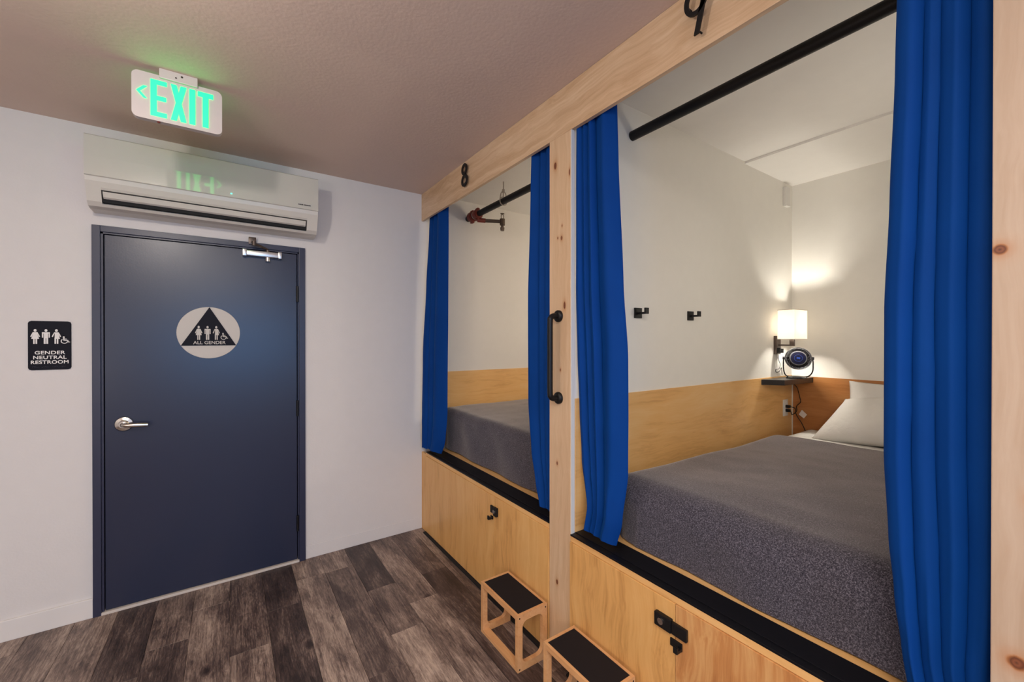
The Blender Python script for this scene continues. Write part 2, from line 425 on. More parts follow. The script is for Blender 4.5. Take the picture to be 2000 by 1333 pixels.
# ---------------------------------------------------------------- door
door = struct('door_1', BX(-.552, .366, YD-.004, YD+.04, .018, 2.033, bev=.0015), 'navy', 'navy blue flush door with a round all gender sign', 'door')
fb = bmesh.new()
for s in ((-.599, -.566, 0, 2.079), (.379, .415, 0, 2.079)): bx(fb, s[0], s[1], YD-.016, YD+.10, s[2], s[3], bev=.002)
bx(fb, -.566, .379, YD-.016, YD+.10, 2.046, 2.079, bev=.002)
for s in ((-.5655, -.5565, 0.012, 2.046), (.371, .3785, 0.012, 2.046)): bx(fb, s[0], s[1], YD-.006, YD+.10, s[2], s[3])
bx(fb, -.5655, .3785, YD-.006, YD+.10, 2.0375, 2.0455)
obj('door_frame', fb, 'navyf', door)
obj('door_stop', BX(-.566, .379, YD+.046, YD+.06, .018, 2.046), 'gap', door)
obj('threshold', BX(-.567, .378, YD-.018, YD+.10, 0, .014, bev=.002), 'threshold', door)
for z in (1.772, 1.018, .257):
    b = bmesh.new(); cyl(b, (.3685, YD-.010, z-.052), (.3685, YD-.010, z+.052), .0075, seg=14); bx(b, .3655, .3715, YD-.008, YD+.002, z-.05, z+.05)
    obj('hinge', b, 'black', door, 40)
b = bmesh.new()                                             # lever handle
lathe(b, [(0, 0), (.040, 0), (.040, .006), (.036, .012), (.022, .016), (.019, .030), (0, .030)], (-.476, YD-.004, 1.012), (0, -1, 0))
h = obj('door_handle', b, 'chrome', door, 35); h['label'] = 'brushed metal lever handle on round rose'
b = bmesh.new()
path = smooth_path([(-.476, YD-.03, 1.012), (-.474, YD-.052, 1.011), (-.450, YD-.060, 1.009), (-.41, YD-.060, 1.007), (-.372, YD-.056, 1.004)], 6)
tube(b, path, .010, 14)
for v in b.verts: v.co.z = 1.009 + (v.co.z-1.009)*1.15
obj('lever', b, 'chrome', h, 50)
b = bmesh.new()                                             # door closer
bx(b, .072, .272, YD-.050, YD-.004, 1.990, 2.024, bev=.008)
bx(b, .066, .088, YD-.053, YD-.004, 1.986, 2.028, bev=.004); bx(b, .256, .277, YD-.053, YD-.004, 1.986, 2.028, bev=.004)
cyl(b, (.200, YD-.028, 1.966), (.200, YD-.028, 1.990), .013)
cl = obj('door_closer', b, 'silver', door, 40); cl['label'] = 'silver door closer body with folded dark arm'
b = bmesh.new()
cyl(b, (.200, YD-.028, 2.024), (.200, YD-.028, 2.036), .012)
tube(b, [(.200, YD-.028, 2.040), (.150, YD-.085, 2.050), (.124, YD-.090, 2.056)], .0075, 8)
tube(b, [(.124, YD-.090, 2.062), (.118, YD-.045, 2.072), (.115, YD-.020, 2.078)], .0065, 8)
bx(b, .098, .138, YD-.026, YD-.016, 2.064, 2.110, bev=.003); cyl(b, (.124, YD-.09, 2.045), (.124, YD-.09, 2.072), .010)
obj('closer_arm', b, 'bronze', cl, 40)

# ---------------------------------------------------------------- signs
def circle2(cx, cz, r, n=40, sq=1.): return [(cx+r*math.cos(2*PI*i/n), cz+r*sq*math.sin(2*PI*i/n)) for i in range(n)]
def picto(kind, cx, z0, h, y0, y1, bm, wf=1.):
    T = lambda L: [(cx+u*h*wf, z0+v*h) for u, v in L]
    cnt = [0]
    def P(L): cnt[0] += 1; prism(bm, T(L), 'y', y0-.00012*cnt[0], y1)
    prism(bm, circle2(cx, z0+.91*h, .105*h*wf, 16, .9/wf), 'y', y0, y1)
    if kind == 'w':
        P([(-.11, .79), (.11, .79), (.28, .34), (-.28, .34)])
        for s in (-1, 1): P([(s*.10, .79), (s*.17, .79), (s*.35, .50), (s*.27, .46)]); P([(s*.03, 0), (s*.14, 0), (s*.14, .36), (s*.03, .36)])
    if kind == 'm':
        P([(-.29, .79), (.29, .79), (.29, .70), (-.29, .70)]); P([(-.16, .79), (.16, .79), (.16, .38), (-.16, .38)])
        for s in (-1, 1): P([(s*.20, .75), (s*.29, .75), (s*.29, .42), (s*.20, .42)]); P([(s*.025, 0), (s*.16, 0), (s*.16, .40), (s*.025, .40)])
    if kind == 'h':
        P([(-.12, .79), (.12, .79), (.26, .34), (.02, .34), (-.13, .38)])
        for s in (-1, 1): P([(s*.10, .79), (s*.17, .79), (s*.35, .50), (s*.27, .46)]); P([(s*.03, 0), (s*.14, 0), (s*.14, .40), (s*.03, .40)])
def wheelchair(cx, z0, h, y0, y1, bm):
    prism(bm, circle2(cx-.10*h, z0+.90*h, .10*h, 14), 'y', y0, y1)
    def seg(a, b, t):
        a = Vector(a); b = Vector(b); d = (b-a).normalized(); n = Vector((-d.y, d.x))*t/2
        prism(bm, [(cx+p.x*h, z0+p.y*h) for p in (a-n, b-n, b+n, a+n)], 'y', y0, y1)
    seg((-.10, .80), (-.08, .42), .15); seg((-.08, .64), (.20, .62), .10); seg((-.10, .45), (.28, .43), .13); seg((.26, .46), (.42, .14), .13); seg((.38, .17), (.52, .20), .09)
    n = 18
    for i in range(n):
        a0 = math.radians(130 + 235*i/n); a1 = math.radians(130 + 235*(i+1)/n); c = (-.04, .32)
        P = [(c[0]+r*math.cos(a), c[1]+r*math.sin(a)) for r, a in ((.27, a0), (.36, a0), (.36, a1), (.27, a1))]
        prism(bm, [(cx+u*h, z0+v*h) for u, v in P], 'y', y0, y1)
t = thing('restroom_sign', (-.7525, YD, 1.44), 'black wall sign reading GENDER NEUTRAL RESTROOM left of the door', 'sign')
b = bmesh.new(); prism(b, [(x, z) for x, z in [(-.828+.012, 1.318), (-.677-.012, 1.318), (-.677-.0035, 1.3215), (-.677, 1.33), (-.677, 1.553), (-.6805, 1.5615), (-.689, 1.565), (-.816, 1.565), (-.8245, 1.5615), (-.828, 1.553), (-.828, 1.33), (-.8245, 1.3215)]], 'y', YD-.005, YD)
obj('plaque', b, 'signblack', t)
b = bmesh.new(); zz = 1.450
for kd, cx in (('w', -.803), ('m', -.766), ('h', -.7295)): picto(kd, cx, zz, .074, YD-.0065, YD-.004, b, .64)
wheelchair(-.700, zz+.002, .036, YD-.0065, YD-.004, b)
obj('pictograms', b, 'signwhite', t)
b = None
for s, z, wd in (('GENDER', 1.4045, 1.12), ('NEUTRAL', 1.3805, 1.10), ('RESTROOM', 1.3565, 1.05)):
    x = text_bm(s, .0238, lambda u, v, z=z: (-.7525+u, YD-.0062, z+v), .0005, sx=wd, spacing=1.05); b = x if b is None else merge(b, x)
obj('lettering', b, 'signwhite', t)
b = bmesh.new(); random.seed(3)
for i in range(19):
    if i in (4, 9): continue
    for dx in (0, .0024):
        for dz in (0, .0024, .0048):
            if random.random() < .5: cyl(b, (-.812+i*.0063+dx, YD-.0065, 1.331+dz), (-.812+i*.0063+dx, YD-.004, 1.331+dz), .0007, seg=6)
obj('braille_dots', b, 'navyf', t)
cx, cz = -.100, 1.512
t = thing('all_gender_sign', (cx, YD-.004, cz), 'round pale sign with black triangle reading ALL GENDER on the door', 'sign')
b = bmesh.new(); lathe(b, [(0, .0), (.153, 0), (.153, .005), (.151, .0065), (0, .0065)], (cx, YD-.004, cz), (0, -1, 0), 64)
obj('disc', b, 'signlight', t, 30)
b = bmesh.new(); prism(b, [(cx-.133, 1.436), (cx+.133, 1.436), (cx+.001, 1.664)], 'y', YD-.0145, YD-.010)
obj('triangle', b, 'signblack', t)
b = bmesh.new(); zz = 1.470
for kd, dx in (('w', -.050), ('m', -.008), ('h', .034)): picto(kd, cx+dx, zz, .082, YD-.0158, YD-.0142, b, .60)
wheelchair(cx+.071, zz+.002, .040, YD-.0158, YD-.0142, b)
obj('pictograms', b, 'signlight', t)
obj('lettering', text_bm('ALL GENDER', .0262, lambda u, v: (cx+.002+u, YD-.0152, 1.4525+v), .0003, sx=1.02), 'signlight', t)

# exit sign (double sided, hangs from the ceiling)
ex0, ex1, ez0, ez1, ey = -.327, -.026, 2.384, 2.575, 2.27
t = thing('exit_sign', ((ex0+ex1)/2, ey, HC), 'white hanging EXIT sign with glowing green letters and left arrow', 'sign')
P = []
for cx_, cz_, a0 in ((ex1-.022, ez0+.022, -90), (ex1-.022, ez1-.022, 0), (ex0+.022, ez1-.022, 90), (ex0+.022, ez0+.022, 180)):
    for i in range(7): q = math.radians(a0+15*i); P.append((cx_+.022*math.cos(q), cz_+.022*math.sin(q)))
b = bmesh.new(); prism(b, P, 'y', ey-.014, ey+.014)
obj('housing', b, 'exitwhite', t, 35)
obj('canopy', BX(-.240, -.112, ey-.024, ey+.024, ez1-.012, HC, bev=.003), 'exitwhite', t)
for x, z, r in ((-.165, 2.588, .004), (-.185, 2.578, .003)):
    b = bmesh.new(); cyl(b, (x, ey-.026, z), (x, ey-.022, z), r, seg=10); obj('screw', b, 'screw', t)
b = bmesh.new(); cyl(b, (-.243, ey-.005, ez0-.004), (-.243, ey-.005, ez0+.002), .005, seg=12); obj('test_button', b, 'red', t)
def exit_letters(side):
    b = bmesh.new(); f = -1 if side < 0 else 1
    y0, y1 = (ey-.0158, ey-.0138) if f < 0 else (ey+.0138, ey+.0158)
    mx = (ex0+ex1)/2
    cnt = [0]
    def S(L): cnt[0] += 1; e_ = .00015*cnt[0]; prism(b, [((u if f < 0 else 2*mx-u), v) for u, v in L], 'y', y0-(e_ if f < 0 else 0), y1+(0 if f < 0 else e_))
    z0, z1 = 2.402, 2.552
    R = lambda x0, x1, a, c: S([(x0, a), (x1, a), (x1, c), (x0, c)])
    e = -.268; R(e, e+.0195, z0, z1); R(e+.0195, e+.052, z1-.018, z1); R(e+.0195, e+.050, 2.469, 2.487); R(e+.0195, e+.052, z0, z0+.018)
    e = -.203
    S([(e, z1), (e+.019, z1), (e+.052, z0), (e+.033, z0)]); S([(e+.033, z1), (e+.052, z1), (e+.019, z0), (e, z0)])
    R(-.141, -.121, z0, z1)
    R(-.112, -.058, z1-.020, z1); R(-.095, -.075, z0, z1-.020)
    S([(-.312, 2.491), (-.290, 2.516), (-.279, 2.516), (-.301, 2.491)]); S([(-.312, 2.491), (-.301, 2.491), (-.279, 2.466), (-.290, 2.466)])
    return b
obj('exit_letters', exit_letters(-1), 'exitgreen', t); obj('exit_letters', exit_letters(1), 'exitgreen', t)

# ---------------------------------------------------------------- air conditioner
t = thing('air_conditioner', (-.06, YD, 2.15), 'cream wall-mounted air conditioner above the navy door', 'air conditioner')
a0, a1 = -.588, .465
prof = [(YD, 2.488), (2.868, 2.488), (2.862, 2.482), (2.860, 2.285), (2.866, 2.262), (2.878, 2.236), (2.886, 2.226), (2.930, 2.226), (2.930, 2.168), (2.912, 2.162), (2.925, 2.150), (2.96, 2.143), (YD, 2.143)]
b = bmesh.new(); inner = prof
prism(b, [(y, z) for y, z in prof], 'x', a0+.055, a1-.060)
endp = [(YD, 2.488), (2.868, 2.488), (2.862, 2.482), (2.860, 2.285), (2.866, 2.262), (2.878, 2.236), (2.893, 2.200), (2.905, 2.170), (2.925, 2.150), (2.96, 2.143), (YD, 2.143)]
for x0, x1 in ((a0, a0+.055), (a1-.060, a1)):
    prism(b, endp, 'x', x0, x1)
obj('body', b, 'acshell', t)
b = bmesh.new(); prism(b, [(2.858, 2.487), (2.8535, 2.482), (2.8515, 2.38), (2.8535, 2.287), (2.859, 2.283)], 'x', a0, a1); obj('front_panel', b, 'acgloss', t)
b = bmesh.new(); prism(b, [(2.876, 2.2165), (2.888, 2.192), (2.900, 2.186), (2.897, 2.192), (2.882, 2.2180)], 'x', a0+.062, a1-.068); obj('louver', b, 'acshell', t)
obj('air_outlet', BX(a0+.056, a1-.061, 2.905, 2.9295, 2.169, 2.2255), 'gap', t)
for x in (a0+.035, a1-.030):
    b = bmesh.new(); cyl(b, (x, 2.918, 2.168), (x, 2.926, 2.160), .0035, seg=10); obj('screw', b, 'screw', t)
b = bmesh.new(); random.seed(11)                                            # small worn maker's mark: too small to read, kept as short dark strokes
x = .352
for i, wd in enumerate((.006, .004, .006, .005, .007, .0, .005, .006, .005, .006, .004, .006, .006)):
    if wd:
        bx(b, x, x+wd-.0014, 2.8505, 2.8520, 2.307, 2.3125)
    x += wd if wd else .004
obj('small_mark', b, 'screw', t)
b = bmesh.new(); bx(b, .006, .014, 2.8500, 2.8520, 2.303, 2.308); obj('indicator_light', b, 'led', t)

# ---------------------------------------------------------------- bunk timber frame
beam = thing('header_beam', (XB, 1.5, 2.394), 'long pale pine board across the top of both bunks', 'beam')
obj('board', BX(XB, XB+.019, -.004, YD, 2.394, HC, bev=.0015), 'beam', beam)
pm = thing('bunk_post', (XB, 1.425, 0), 'knotty pine post with a black grab handle between bunks 8 and 9', 'post')
obj('board', BX(XB-.0005, XB+.019, 1.352, 1.496, 0, 2.3938, bev=.002), 'postwood', pm)
obj('white_edge', BX(XB+.001, XB+.019, 1.3475, 1.3518, 0, 2.3938), 'white', pm)['label'] = 'thin white edging strip'
pr = thing('bunk_post', (XB, .066, 0), 'pale pine post at the right edge of the picture', 'post')
obj('board', BX(XB-.0005, XB+.019, -.004, .137, 0, 2.3938, bev=.002), 'postwood2', pr)
struct('trim_1', BX(XB-.0004, XB+.019, 2.966, YD, 0, .596, bev=.0015), 'ply', 'narrow plywood filler strip beside the white wall', 'trim')
struct('trim_2', BX(1.262, 1.276, .137, 1.352, 2.580, 2.6198), 'white')
struct('trim_3', BX(1.262, 1.276, 1.496, YD, 2.580, 2.6198), 'white')

def numeral(name, bm, label, loc):
    o = thing(name, loc, label, 'number'); obj('numeral', bm, 'black', o, 40); return o
def ring2(bm, cy, cz, ry, rz, w_, x0, x1, shear=0, n=36):
    for i in range(n):
        a, c = 2*PI*i/n, 2*PI*(i+1)/n
        P = [(cy+(ry+s)*math.cos(t_), cz+(rz+s)*math.sin(t_)) for s, t_ in ((0, a), (-w_, a), (-w_, c), (0, c))]
        prism(bm, [(y-shear*(z-2.51), z) for y, z in P], 'x', x0, x1)
S9 = .022
b = bmesh.new(); ring2(b, 2.316, 2.474, .040, .038, .018, XB-.018, XB-.012); ring2(b, 2.318, 2.545, .036, .036, .018, XB-.018, XB-.012)
cyl(b, (XB-.013, 2.318, 2.513), (XB, 2.318, 2.513), .004, seg=10)
numeral('number_eight', b, 'black numeral eight (8) over the farther bunk, standing off the pine beam', (XB, 2.318, 2.51))
b = bmesh.new()
ring2(b, .748, 2.540, .039, .048, .0145, XB-S9-.006, XB-S9, 0)
for y, z in ((.778, 2.535), (.7425, 2.443)): cyl(b, (XB-S9, y, z), (XB, y, z), .003, seg=8)
prism(b, [(.707, 2.556), (.7235, 2.556), (.753, 2.430), (.7365, 2.430)], 'x', XB-S9-.006, XB-S9)
numeral('number_nine', b, 'black numeral nine (9) near the top right, standing off the pine beam', (XB, .745, 2.51))

# grab handle
t = thing('grab_handle', (XB, 1.428, 1.39), 'black curved metal grab handle on the pine post', 'handle')
b = bmesh.new()
tube(b, smooth_path([(XB-.004, 1.428, 1.578), (XB-.034, 1.428, 1.578), (XB-.050, 1.427, 1.568), (XB-.055, 1.426, 1.545), (XB-.055, 1.426, 1.39), (XB-.055, 1.426, 1.240), (XB-.050, 1.427, 1.216), (XB-.034, 1.428, 1.206), (XB-.004, 1.428, 1.206)], 8), .0125, 16)
obj('bar', b, 'black', t, 60)
for z in (1.578, 1.206):
    b = bmesh.new(); lathe(b, [(0, .0005), (.027, .0005), (.027, .010), (.022, .016), (.015, .018), (0, .018)], (XB, 1.428, z), (-1, 0, 0), 32); obj('flange', b, 'black', t, 40)

# ---------------------------------------------------------------- bunk bases (storage under each bed)
def base(y0, y1, ysplit, label, mats, lockspec, hookspec):
    t = thing('bunk_cabinet', (XB, (y0+y1)/2, 0), label, 'cabinet')
    for (a, c), m in zip(((ysplit+.001, y1-.002), (y0+.002, ysplit-.001)), mats):
        obj('cabinet_door', BX(XB-.006, XB+.012, a, c, .010, .583, bev=.0012), m, t)
    obj('front_rail', BX(XB-.001, XB+.016, y0+.001, y1-.001, .5845, .607), 'platform', t)
    obj('carcass', BX(XB+.014, XB+.03, y0+.001, y1-.001, .010, .600), 'gap', t)
    obj('base_strip', BX(XB-.026, XB-.002, y0+.001, y1-.001, 0, .009), 'gap', t)
    b = bmesh.new(); bx(b, XB-.002, XB+.118, y0+.001, y1-.001, .6075, .6155, bev=.0015); bx(b, XB+.026, XB+.118, y0+.001, y1-.001, .6155, .6185, bev=.001)
    obj('ledge', b, 'ledge', t, at=None)['label'] = 'black painted ledge board along the bunk front'
    obj('platform', BX(XB+.118, XW-.004, y0+.003, y1-.003, PZ-.018, PZ+.016), 'platform', t)
    # combination latch: two black blocks across the door joint
    for i, (a, c, z0, z1, dp) in enumerate(lockspec):
        bb = BX(XB-.006-dp, XB-.006, a, c, z0, z1, bev=.003); o = obj('latch', bb, 'black', t)
        if i == 0:
            m_ = bmesh.new(); cyl(m_, (XB-.006-dp-.003, (a+c)/2+.006, (z0+z1)/2), (XB-.006-dp+.001, (a+c)/2+.006, (z0+z1)/2), .011, seg=20); obj('dial', m_, 'chrome', o, 40)
    a, c, z0, z1 = hookspec
    bb = BX(XB-.012, XB-.006, a, c, z0, z1, bev=.002); bx(bb, XB-.036, XB-.010, a-.002, a+.014, z0+.004, z0+.014, bev=.002); bx(bb, XB-.040, XB-.032, a-.002, a+.014, z0+.004, z0+.026, bev=.002)
    obj('pull', bb, 'black', t)
    return t
base(1.496, 2.966, 1.972, 'plywood storage cabinet with black ledge left of the pine post, under number 8', ('ply', 'ply'),
     [(1.934, 1.966, .484, .532, .016), (1.968, 2.006, .490, .530, .010)], (1.985, 2.010, .452, .470))
base(.137, 1.352, .830, 'plywood storage cabinet with black ledge right of the pine post, under number 9', ('ply', 'plyred'),
     [(.838, .902, .484, .530, .016), (.782, .838, .484, .524, .012)], (.802, .846, .440, .466))

# ---------------------------------------------------------------- beds
def mattress(t, x0, x1, y0, y1, z0, z1, m='sheet', name='mattress'):
    b = BX(x0, x1, y0, y1, z0, z1, bev=.055, seg=6); return obj(name, b, m, t, 60)
def thicken(bm, G, t_):
    """give the grid surface G a thickness below it, closed along its border"""
    bm.normal_update(); H = []
    for row in G:
        r = []
        for v in row:
            n = v.normal if v.normal.length > .5 else Vector((0, 0, 1))
            r.append(bm.verts.new(v.co - n*t_))
        H.append(r)
    a, c = len(G)-1, len(G[0])-1
    for i in range(a):
        for j in range(c): bm.faces.new((H[i][j], H[i][j+1], H[i+1][j+1], H[i+1][j]))
    for i in range(a):
        bm.faces.new((G[i][0], H[i][0], H[i+1][0], G[i+1][0])); bm.faces.new((G[i][c], G[i+1][c], H[i+1][c], H[i][c]))
    for j in range(c):
        bm.faces.new((G[0][j], G[0][j+1], H[0][j+1], H[0][j])); bm.faces.new((G[a][j], H[a][j], H[a][j+1], G[a][j+1]))
def drape(x0, x1, y0, y1, zfoot, zhead, zbot, r=.07, r_side=.07, seed=0, c_r=.11):
    """blanket: over the foot end (x0) and both sides, flat edge at x1"""
    def roll(s, hang, r):                # s=0 bottom of hang -> (inset, drop)
        if s < hang: return 0., r + hang - s
        q = s-hang; L = r*PI/2
        if q < L: a = q/r; return r*(1-math.cos(a)), r*(1-math.sin(a))
        return r + q - L, 0.
    bm = bmesh.new(); hang = zfoot-zbot-r; nx, ny = 120, 84
    LX = hang + r*PI/2 + (x1-x0-r); hs = .10
    LY = 2*(hs + r_side*PI/2) + (y1-y0-2*r_side)
    G = []
    for i in range(nx+1):
        s = LX*(i/nx)**1.15; row = []
        ix, dx = roll(s, hang, r)
        for j in range(ny+1):
            tt = LY*j/ny
            if tt < LY/2: iy, dy = roll(tt, hs, r_side); y = y1-iy; sy = 1
            else: iy, dy = roll(LY-tt, hs, r_side); y = y0+iy; sy = -1
            x = x0+ix
            f = min(1, max(0, (x-x0)/(x1-x0)))
            top = zfoot + (zhead-zfoot)*min(1, f*1.6)
            d = (dx**3+dy**3)**(1/3)
            yc = (y-(y0+y1)/2)/((y1-y0)/2)
            crown = .014*(1-yc*yc)*min(1, f*6)
            nz = noise.noise(Vector((x*2.6+seed, y*2.6, 3.1)))*.007 + noise.noise(Vector((x*9+seed, y*9, 7.)))*.0022
            z = max(zbot, top+crown-d+nz*(1 if d < .1 else .4))
            if dx > .02:                      # soft waves in the hanging end
                x += .007*math.sin(y*13+seed+dx*4)*min(1, dx/.2) + .004*noise.noise(Vector((y*8, z*8, seed)))
            # rounded plan corners
            cr = c_r; a_, b_ = x0+cr-x, (cr-(y1-y) if sy > 0 else cr-(y-y0))
            if a_ > 0 and b_ > 0:
                h_ = math.hypot(a_, b_)
                if h_ > cr:
                    k_ = cr/h_; x = x0+cr-a_*k_; y = (y1-cr+b_*k_) if sy > 0 else (y0+cr-b_*k_)
            row.append(bm.verts.new((x, y, z)))
        G.append(row)
    fs = []
    for i in range(nx):
        for j in range(ny):
            fs.append(bm.faces.new((G[i][j], G[i+1][j], G[i+1][j+1], G[i][j+1])))
    thicken(bm, G, .006)
    return bm
t = thing('bed', (2.4, .7, PZ+.016), 'white-sheeted mattress on the bunk platform, head beside the wall lamp', 'bed')
mattress(t, 1.505, XW-.012, .145, 1.244, PZ+.018, .837)
bl = obj('blanket', drape(1.382, 2.895, .112, 1.290, .868, .850, .622, .105, .085, 2., .17), 'blanket', None, 60, at=(2.2, .7, PZ))
tag(bl, 'heather grey blanket over the near bed, beside the pillows', 'blanket')
b = bmesh.new()                            # loose corner of the blanket hanging at the foot
P0 = [(1.382, 1.172, .80), (1.370, 1.176, .70), (1.364, 1.168, .64), (1.368, 1.160, .622)]
P1 = [(1.392, 1.212, .80), (1.378, 1.222, .72), (1.374, 1.214, .665), (1.380, 1.205, .640)]
A = [b.verts.new(p) for p in smooth_path(P0, 5)]; Bv = [b.verts.new(p) for p in smooth_path(P1, 5)]
for i in range(len(A)-1): b.faces.new((A[i], A[i+1], Bv[i+1], Bv[i]))
bmesh.ops.solidify(b, geom=b.faces[:], thickness=.006)
obj('hanging_corner', b, 'blanket', bl, 60)
t = thing('bed', (2.4, 2.2, PZ+.016), 'mattress in the far bunk, wholly covered by its blanket', 'bed')
mattress(t, 1.455, XW-.012, 1.53, 3.01, PZ+.018, .90)
bl = obj('blanket', drape(1.398, 3.3, 1.515, 3.028, .928, .93, .625, .045, .05, 9.), 'blanket', None, 60, at=(2.2, 2.2, PZ))
tag(bl, 'heather grey blanket over the far bed, under number 8', 'blanket')

def pillow(name, centre, ax, up, w_, h_, th, label, seed):
    """ax = long direction, up = short direction"""
    ax = Vector(ax).normalized(); up = Vector(up).normalized(); n = ax.cross(up).normalized(); c = Vector(centre)
    bm = bmesh.new(); N_ = 40; K = 28; top = []; bot = []
    for i in range(N_+1):
        r1 = []; r2 = []
        for j in range(K+1):
            u = -1+2*i/N_; v = -1+2*j/K
            e = max(0, 1-abs(u)**2.7)**.52*max(0, 1-abs(v)**2.4)**.52
            pu = u*(1-.05*(1-v*v)*abs(u)**2); pv = v*(1-.07*(1-u*u)*abs(v)**2)
            wr = .014*noise.noise(Vector((u*2.5+seed, v*2.5, 1)))+.008*noise.noise(Vector((u*6+v*3+seed, v*4, 4)))
            p = c+ax*pu*w_/2+up*pv*h_/2
            r1.append(bm.verts.new(p+n*(th/2*e+wr*e))); r2.append(r1[-1] if (i in (0, N_) or j in (0, K)) else bm.verts.new(p-n*(th/2*e)))
        top.append(r1); bot.append(r2)
    fs = []
    for i in range(N_):
        for j in range(K):
            fs.append(bm.faces.new((top[i][j], top[i+1][j], top[i+1][j+1], top[i][j+1])))
            q = (bot[i][j], bot[i][j+1], bot[i+1][j+1], bot[i+1][j])
            if len(set(q)) == 4 and not all(a in (top[i][j], top[i+1][j], top[i+1][j+1], top[i][j+1]) for a in q): fs.append(bm.faces.new(q))
    bmesh.ops.recalc_face_normals(bm, faces=fs)
    o = obj(name, bm, 'sheet', None, 180, at=centre); return tag(o, label, 'pillow')
pillow('pillow', (3.352, .66, 1.015), (0, 1, 0), (.30, 0, .95), .68, .38, .09, 'white pillow standing upright against the bunk back wall', 2)
pillow('pillow', (3.235, .715, .985), (.0, 1, -.10), (.66, -.22, .56), .70, .40, .19, 'white pillow leaning in front of the upright one', 5)

# ---------------------------------------------------------------- curtains
def interp(tab, z):
    if z >= tab[0][0]: return tab[0][1:]
    for a, b_ in zip(tab, tab[1:]):
        if z >= b_[0]:
            f = (a[0]-z)/(a[0]-b_[0]); f = f*f*(3-2*f)*.5+f*.5
            return [p+(q-p)*f for p, q in zip(a[1:], b_[1:])]
    return tab[-1][1:]
def curtain(label, tab, cre, amp, seed, zt, zb, nz=100):
    """tab rows: z, yl, xl, yr, xr (left and right edge in plan); cre = positions of the creases between the folds"""
    bm = bmesh.new(); nu = 160; G = []
    rnd = random.Random(seed); ph = [rnd.random()*6 for _ in range(8)]
    A = [.8+.45*rnd.random() for _ in cre]
    for i in range(nz+1):
        z = zt+(zb-zt)*i/nz; yl, xl, yr, xr = interp(tab, z); row = []
        dy, dx = yr-yl, xr-xl; L = math.hypot(dx, dy); nx_, ny_ = dy/L, -dx/L
        k = i/nz
        c = [q+(.03*math.sin(2.2*k+ph[n % 8]+n) if 0 < q < 1 else 0) for n, q in enumerate(cre)]
        for j in range(nu+1):
            u = j/nu; n = 0
            while n < len(c)-2 and u > c[n+1]: n += 1
            q = (u-c[n])/(c[n+1]-c[n]); wd = c[n+1]-c[n]
            s = max(0., math.sin(PI*q))
            h = amp*A[n]*min(1.5, wd*len(c)*.95)*(s**.62 + .10*math.sin(2*PI*q+ph[n % 8]+1.5*k)*s)
            slant = .35*amp*math.sin(PI*q)*math.cos(PI*q)
            y = yl+dy*u+ny_*h+dy/L*slant; x = xl+dx*u+nx_*h+dx/L*slant
            zz = z + .012*math.sin(PI*q)*max(0, (k-.93)*14)
            x += .0022*noise.noise(Vector((u*7, z*2.2, seed)))
            if k > .75: x += .006*(k-.75)*4*noise.noise(Vector((u*6, z*9, seed+3)))
            row.append(bm.verts.new((x, y, zz)))
        G.append(row)
    for i in range(nz):
        for j in range(nu): bm.faces.new((G[i][j], G[i][j+1], G[i+1][j+1], G[i+1][j]))
    thicken(bm, G, .0016)
    bmesh.ops.recalc_face_normals(bm, faces=bm.faces[:])
    yl, xl, yr, xr = tab[0][1:]
    o = obj('curtain', bm, 'curtain', None, 75, at=((xl+xr)/2, (yl+yr)/2, zt)); return tag(o, label, 'curtain')
X0 = 1.298
curtain('blue curtain beside the white wall, at the left of bunk 8',
        [(2.58, 3.005, 1.30, 2.700, X0), (2.30, 3.010, 1.285, 2.700, X0), (1.9, 3.012, 1.262, 2.706, X0), (1.35, 3.02, 1.235, 2.716, X0), (.95, 3.02, 1.228, 2.722, X0), (.74, 3.02, 1.228, 2.74, 1.29), (.60, 3.02, 1.228, 2.80, 1.28)], [0, .22, .45, 1], .020, 1, 2.578, .634)
curtain('blue curtain just left of the pine post, in bunk 8',
        [(2.58, 1.690, X0, 1.515, X0), (2.2, 1.705, X0, 1.515, X0), (1.7, 1.727, X0, 1.515, X0), (1.15, 1.727, X0, 1.51, X0), (.90, 1.700, X0, 1.51, X0), (.75, 1.655, X0, 1.51, X0), (.60, 1.615, X0, 1.515, X0)], [0, .36, .64, 1], .022, 2, 2.578, .634)
curtain('blue curtain just right of the pine post, in bunk 9',
        [(2.58, 1.344, 1.268, 1.155, X0+.01), (2.2, 1.344, 1.266, 1.145, X0+.01), (1.7, 1.344, 1.266, 1.118, X0+.01), (1.4, 1.343, 1.274, 1.094, X0+.01), (1.15, 1.340, 1.284, 1.092, X0+.01), (.93, 1.332, 1.292, 1.094, X0+.01), (.74, 1.305, X0, 1.115, X0), (.62, 1.318, X0-.01, 1.145, X0)], [0, .19, .34, .50, 1], .024, 3, 2.578, .634)
curtain('wide blue curtain beside the right-hand pine post, across bunk 9',
        [(2.58, .284, X0, .122, X0), (2.1, .294, X0, .122, X0), (1.8, .303, X0, .122, X0), (1.55, .312, X0, .122, X0), (1.2, .312, X0, .122, X0), (1.0, .303, X0, .122, X0), (.87, .292, X0, .130, X0), (.76, .280, X0, .140, X0), (.62, .262, X0, .122, X0)], [0, .25, .47, .73, 1], .016, 4, 2.578, .634)

